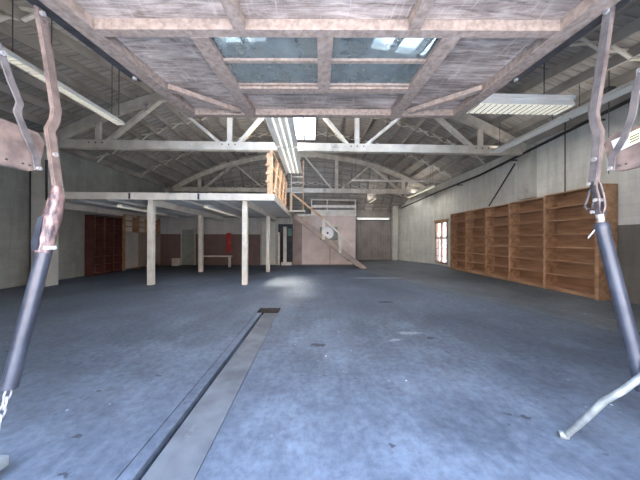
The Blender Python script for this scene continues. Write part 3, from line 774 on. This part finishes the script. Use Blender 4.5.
tag(MB().box(XR-.52, XR-.02, 5.83, 5.912, 0, 2.95).build('end_panel_board', M['shelfwood'], bevel=.004), 'broad brown end board closing the near end of the right-hand bookcase row', 'board')
bookcase(surv(93,240,'X',-8.95).y, surv(122,240,'X',-8.95).y, XL+.01, 1, 'dark red bookcase under the mezzanine against the left wall', h=2.5, n=6, depth=.35, wood='darkred', back='darkback', group='shelving under the mezzanine')
cab = thing('open_shelving', 'brown shelving with open top rows above grey panels, left wall under the mezzanine', 'shelving', (XL+.01, 13, 0), 'shelving under the mezzanine')
xa_, xb_ = XL+.012, XL+.36
for k in (1, 2):
    ob = [o for o in bpy.data.objects if o.get('label', '').startswith('dark red bookcase')][0]
    y_ = surv(93,240,'X',-8.95).y; y2_ = surv(122,240,'X',-8.95).y; yy = y_ + (y2_-y_)*k/3
    MB().box(XL+.022, XL+.34, yy-.012, yy+.012, .08, 2.46).build('divider', M['darkred'], ob)
LY = surv(125,240,'X',-8.94).y
for y in (LY, 12.6, 13.5, 14.3): MB().box(xa_, xb_, y, y+.03, 0, 2.7).build('side_panel', M['shelfwood'], cab)
for z in (1.85, 2.12, 2.4, 2.67): MB().box(xa_, xb_-.01, LY+.03, 14.3, z, z+.025).build('shelf', M['shelfwood'], cab)
MB().box(xa_, xa_+.012, LY+.03, 14.3, 1.88, 2.67).build('back_panel', M['white'], cab)
for ya, yb in ((LY+.04, 12.59), (12.64, 13.49), (13.54, 14.29)):
    MB().box(xb_-.04, xb_-.02, ya, yb, .1, 1.84).build('lower_panel', M['pier'] if ya < 12.2 else M['stair'], cab)

# glazed side door in the right wall
o = MB(); fx = XR-.04
for y in (WY0, WY1-.12, (WY0+WY1)/2-.04): o.box(fx, XR+.1, y, y+.1, WZ0, WZ1)
for z in (WZ0, 1.6, WZ1-.1): o.box(fx, XR+.1, WY0, WY1, z, z+.1)
wn = struct(o.build('window_1', M['shelfwood']))
MB().box(XR+.03, XR+.04, WY0+.05, WY1-.05, WZ0+.05, WZ1-.05).build('pane', M['winglass'], wn)
mm = MB()
for z in (.55, 1.0, 1.35): mm.box(XR-.02, XR+.01, WY0+.1, WY1-.1, z-.015, z+.015)
for y in (WY0+.28, WY1-.33): mm.box(XR-.02, XR+.01, y-.012, y+.012, WZ0+.1, 1.6)
mm.build('security_bar', M['black'], wn)
MB().box(XR-.07, XR, WY0-.12, WY1+.1, WZ1+.001, WZ1+.1).build('lintel', M['shelfwood'], wn)

# rear roller door with its track
a, b = surv(357, 240, 'Y', YB).x, surv(390, 240, 'Y', YB).x
o = struct(MB().box(a, b, YB-.06, YB-.002, .02, 2.95).build('door_4', M['wall_b']))
for k in range(1, 6): MB().box(a+(b-a)*k/6-.01, a+(b-a)*k/6+.01, YB-.075, YB-.06, .05, 2.9).build('batten', M['stair'], o)
MB().box(a-.1, b+.2, YB-.12, YB-.07, 2.97, 3.0).build('door_track', M['black'], o)
bl = thing('strip_light', 'long lit white tube light right above the rear roller door', 'ceiling light', (a, YB-.15, 3.05), 'fluorescent fittings')
MB().box(a-.05, b-.1, YB-.2, YB-.005, 3.12, 3.2).build('housing', M['fixture'], bl)
MB().tube([(a, YB-.16, 3.08), (b-.15, YB-.16, 3.08)], .035, 10).build('tube', M['tube_lit'], bl)

# ---------------------------------------------------------------- light fittings
FIX = []
def fixture(y0, y1, xc, z, label, w=.22, name='strip_light', rods=True, lens='lens_dim', tubes=False, h=.07, group='fluorescent fittings', power=None, ribs=True):
    r = thing(name, label, 'ceiling light', (xc, (y0+y1)/2, z), group)
    MB().prism([(xc-w/2, y0, z), (xc-w/2*.62, y0, z+h), (xc+w/2*.62, y0, z+h), (xc+w/2, y0, z)], (0, y1-y0, 0)).build('housing', M['fixture'], r)
    if tubes:
        for q in (-.25, .0, .25):
            MB().tube([(xc+q*w, y0+.04, z-.02), (xc+q*w, y1-.04, z-.02)], .019, 10).build('tube', M[lens], r)
        for q in (-.5, -.125, .125, .5):
            MB().box(xc+q*w-.006, xc+q*w+.006, y0, y1, z-.055, z).build('reflector_fin', M['fixture'], r)
    else:
        MB().box(xc-w/2+.02, xc+w/2-.02, y0+.02, y1-.02, z-.025, z-.001).build('lens', M[lens], r)
        for q in (-.5, .5): MB().box(xc+q*w-.006, xc+q*w+.006, y0, y1, z-.04, z).build('rim', M['fixture'], r)
        if ribs:
            m = MB(); n = int((y1-y0)/.09)
            for k in range(n+1): yk = y0+.02+(y1-y0-.04)*k/n; m.box(xc-w/2+.02, xc+w/2-.02, yk-.004, yk+.004, z-.038, z-.024)
            m.build('louvre', M['fixture'], r)
    if rods:
        for y in (y0+.3, y1-.3):
            MB().tube([(xc, y, z+h), (xc, y, roofz(xc, y))], .008, 6).build('hanger_rod', M['black'], r)
    FIX.append((xc, (y0+y1)/2, z-.07, w, y1-y0, power)); return r
fixture(5.0, 7.55, -.82, 4.43, 'wide pale triple-tube light in front of the front truss, at the centre', w=.66, tubes=True, lens='tube_lit', h=.12)
fixture(7.6, 10.45, -.82, 4.41, 'wide pale triple-tube light ending over the pine guard fence', w=.66, tubes=True, lens='tube_lit', h=.12)
fixture(2.6, 4.6, -5.2, 4.62, 'narrow louvred strip light at the upper left, nearer the doorway', w=.2, lens='lens')
fixture(4.62, 6.65, -5.2, 4.62, 'narrow louvred strip light at the upper left, the far one of its row', w=.2, lens='lens')
fixture(5.9, 8.3, 6.35, 4.6, 'grey strip light along the right wall ending at the front truss', w=.26, ribs=False)
fixture(3.4, 5.85, 6.35, 4.6, 'grey strip light along the right wall nearer the doorway', w=.26, ribs=False)
fixture(12.9, 16.4, 6.55, 4.45, 'white strip light hanging near the far right corner', w=.2, ribs=False, lens='lens')
fixture(15.8, 17.4, 4.1, 4.25, 'short bright strip light near the back wall', w=.18, ribs=False, lens='lens')
fixture(8.9, 12.0, -3.9, MZ0-.1, 'white strip light under the mezzanine between the two post rows', w=.2, rods=False, ribs=False, lens='lens')
fixture(8.9, 11.6, -7.0, MZ0-.1, 'white strip light under the mezzanine towards the left wall', w=.2, rods=False, ribs=False, lens='lens')
# cross-wise ribbed fitting at the upper right
pA, pB = surv(574, 105.5, 'Z', 3.70), surv(565, 114.5, 'Z', 3.70)
rl = thing('ribbed_light', 'cream ribbed box light hanging crosswise beside the raised door on the right', 'ceiling light', (3, pA.y, 3.72))
x1 = pA.x; x0 = x1 - 2.35; ya, yb = pA.y, pB.y+.03
MB().box(x0, x1, ya, yb, 3.74, 3.84).build('housing', M['fixture'], rl, bevel=.008)
MB().box(x0, x1, ya-.03, ya, 3.80, 3.85).box(x0, x1, ya-.015, ya, 3.70, 3.75).build('rim', M['fixture'], rl)
MB().box(x0+.01, x1-.01, ya+.01, yb-.01, 3.70, 3.74).build('lens', M['lens'], rl)
mm = MB()
for k in range(25): xx = x0 + (x1-x0)*k/24; mm.box(xx-.008, xx+.008, ya+.005, yb-.005, 3.685, 3.70)
mm.build('louvre', M['pier'], rl)
for xx in (x0+.3, x1-.35): MB().tube([(xx, (ya+yb)/2, 3.84), (xx, (ya+yb)/2, roofz(xx, (ya+yb)/2))], .008, 6).build('hanger_rod', M['black'], rl)
# thin white rail hung across at the far right
rz = surv(400, 181, 'Y', 12.6).z; a = surv(352, 181, 'Y', 12.6).x; b = surv(442, 182, 'Y', 12.6).x
hr = thing('hanging_rail', 'thin white rail hanging level in front of the rear truss on the right', 'rail', (a, 12.6, rz))
MB().box(a, b, 12.56, 12.64, rz-.04, rz+.04).build('rail', M['white'], hr)
for x in (a+.2, b-.5): MB().tube([(x, 12.6, rz+.04), (x, 12.6, roofz(x, 12.6))], .008, 6).build('hanger_rod', M['black'], hr)

# ---------------------------------------------------------------- pipe and conduits on the right wall
PXX = XR - .28
pp = [surv(px, py, 'X', PXX) for px, py in ((700, 66), (640, 95), (560, 135), (480, 175), (440, 191))] + [(xr_at(17.5)-.12, 17.5, EYE+2.36)]
pz = thing('wall_pipe', 'long black pipe running along the upper right wall', 'pipe', (PXX, 5.4, 4.3))
MB().tube(pp, .045, 12).build('pipe', M['black'], pz, smooth=True)
for k in range(4):
    p = (pp[k]+pp[k+1])/2; MB().box(PXX-.02, XR-.001, p.y-.02, p.y+.02, p.z-.07, p.z-.03).build('clip', M['black'], pz)
A = surv(515, 163.5, 'X', XR-.26); B_ = surv(489, 206, 'X', XR-.26)
tag(MB().tube([A, B_], .025, 8).build('slanting_conduit', M['black']), 'thin black conduit slanting down from the wall pipe to the bookcases', 'conduit')
A = surv(565, 114, 'X', XR-.2); B_ = surv(565, 196, 'X', XR-.2)
tag(MB().tube([A + Vector((0,0,.6)), B_], .014, 8).build('power_cable', M['black']), 'thin black cable hanging straight down to the nearer bookcase tops', 'cable')
jb = surv(609, 92, 'X', 6.6)
jbt = thing('junction_box', 'small black junction box hanging from the roof behind the right door arm', 'electrical box', (jb.x, jb.y, jb.z))
MB().box(jb.x-.09, jb.x+.09, jb.y-.06, jb.y+.06, jb.z-.1, jb.z+.1).build('box', M['black'], jbt, bevel=.01)
MB().tube([(jb.x, jb.y, jb.z+.1), (jb.x, jb.y, roofz(jb.x, jb.y)-.02)], .01, 6).build('cord', M['black'], jbt)
MB().tube([(jb.x, jb.y, jb.z-.1), (jb.x, jb.y, 3.0)], .008, 6).build('cord', M['black'], jbt)
A = surv(46.5, 160, 'Y', 7.74); B_ = surv(46.5, 200, 'Y', 7.74)
tag(MB().tube([A, B_], .03, 8).build('drop_conduit', M['black']), 'black conduit running down the left pier in front of the mezzanine', 'conduit')
# loose bracket light cord at the left
A = surv(119, 85, 'Y', 6.4)
tag(MB().tube([(A.x, 6.4, roofz(A.x, 6.4)-.03), (A.x, 6.4, surv(119, 115, 'Y', 6.4).z)], .01, 6).build('power_cable', M['black']), 'thin black cable hanging from the purlins at upper left', 'cable')

# ---------------------------------------------------------------- light
wd = bpy.data.worlds.new('World'); S.world = wd; wd.use_nodes = True
nt = wd.node_tree; bg = nt.nodes['Background']
tc = nt.nodes.new('ShaderNodeTexCoord'); sp = nt.nodes.new('ShaderNodeSeparateXYZ'); nt.links.new(tc.outputs['Generated'], sp.inputs[0])
nt.links.new(ramp(nt, sp.outputs['Z'], [(0, (.66,.78,1.0)), (.8, (.40,.60,1.0))]), bg.inputs['Color'])
bg.inputs['Strength'].default_value = 20
sun = bpy.data.lights.new('sun', 'SUN'); sun.energy = 30; sun.angle = R(11); sun.color = (1,.93,.84)
so = bpy.data.objects.new('sun', sun); C.objects.link(so)
sd = Vector((-.08, -.60, -1)).normalized()             # travels from the rear of the hall towards the street
so.rotation_euler = sd.to_track_quat('-Z', 'Y').to_euler()
for (x, y, z, w_, l_, pw) in FIX:
    L = bpy.data.lights.new('fill_lamp', 'AREA'); L.shape = 'RECTANGLE'; L.size = w_; L.size_y = l_  # area lamp added at each upper fitting as interior fill
    row = abs(x) > 4.5 and y < 9
    if z < 3.5: continue
    L.energy = (6 if row else 10)*l_; L.color = (1,.95,.88)
    if pw: L.energy = pw
    lo = bpy.data.objects.new('fill_lamp', L); C.objects.link(lo); lo.location = (x, y, z)
    if z > 3.5:                                      # added upward fill lamp, brightening the roof and trusses
        L2 = L.copy(); L2.energy = (2 if row else (16 if y < 7.5 else 46) if abs(x) < 2 else 4)*l_; L2.color = (1,.95,.9)
        l2 = bpy.data.objects.new('fill_lamp', L2); C.objects.link(l2); l2.location = (x, y, z+.22); l2.rotation_euler = (math.pi, 0, 0)

# ---------------------------------------------------------------- camera
cd_ = bpy.data.cameras.new('camera'); cam = bpy.data.objects.new('camera', cd_); C.objects.link(cam)
cd_.sensor_width = 36; cd_.lens = 36*240/640; cd_.clip_start = .02; cd_.clip_end = 200
cam.matrix_world = Matrix.Translation((0, 0, EYE)) @ camR.to_4x4()
S.camera = cam
S.view_settings.view_transform = 'Standard'; S.view_settings.look = 'None'; S.view_settings.gamma = 1
S.view_settings.exposure = 0.0
S.cycles.max_bounces = 10; S.cycles.diffuse_bounces = 7; S.cycles.use_denoising = True
S.cycles.sample_clamp_indirect = 6
for o in list(bpy.data.objects):
    if '_o' in o.keys(): del o['_o']
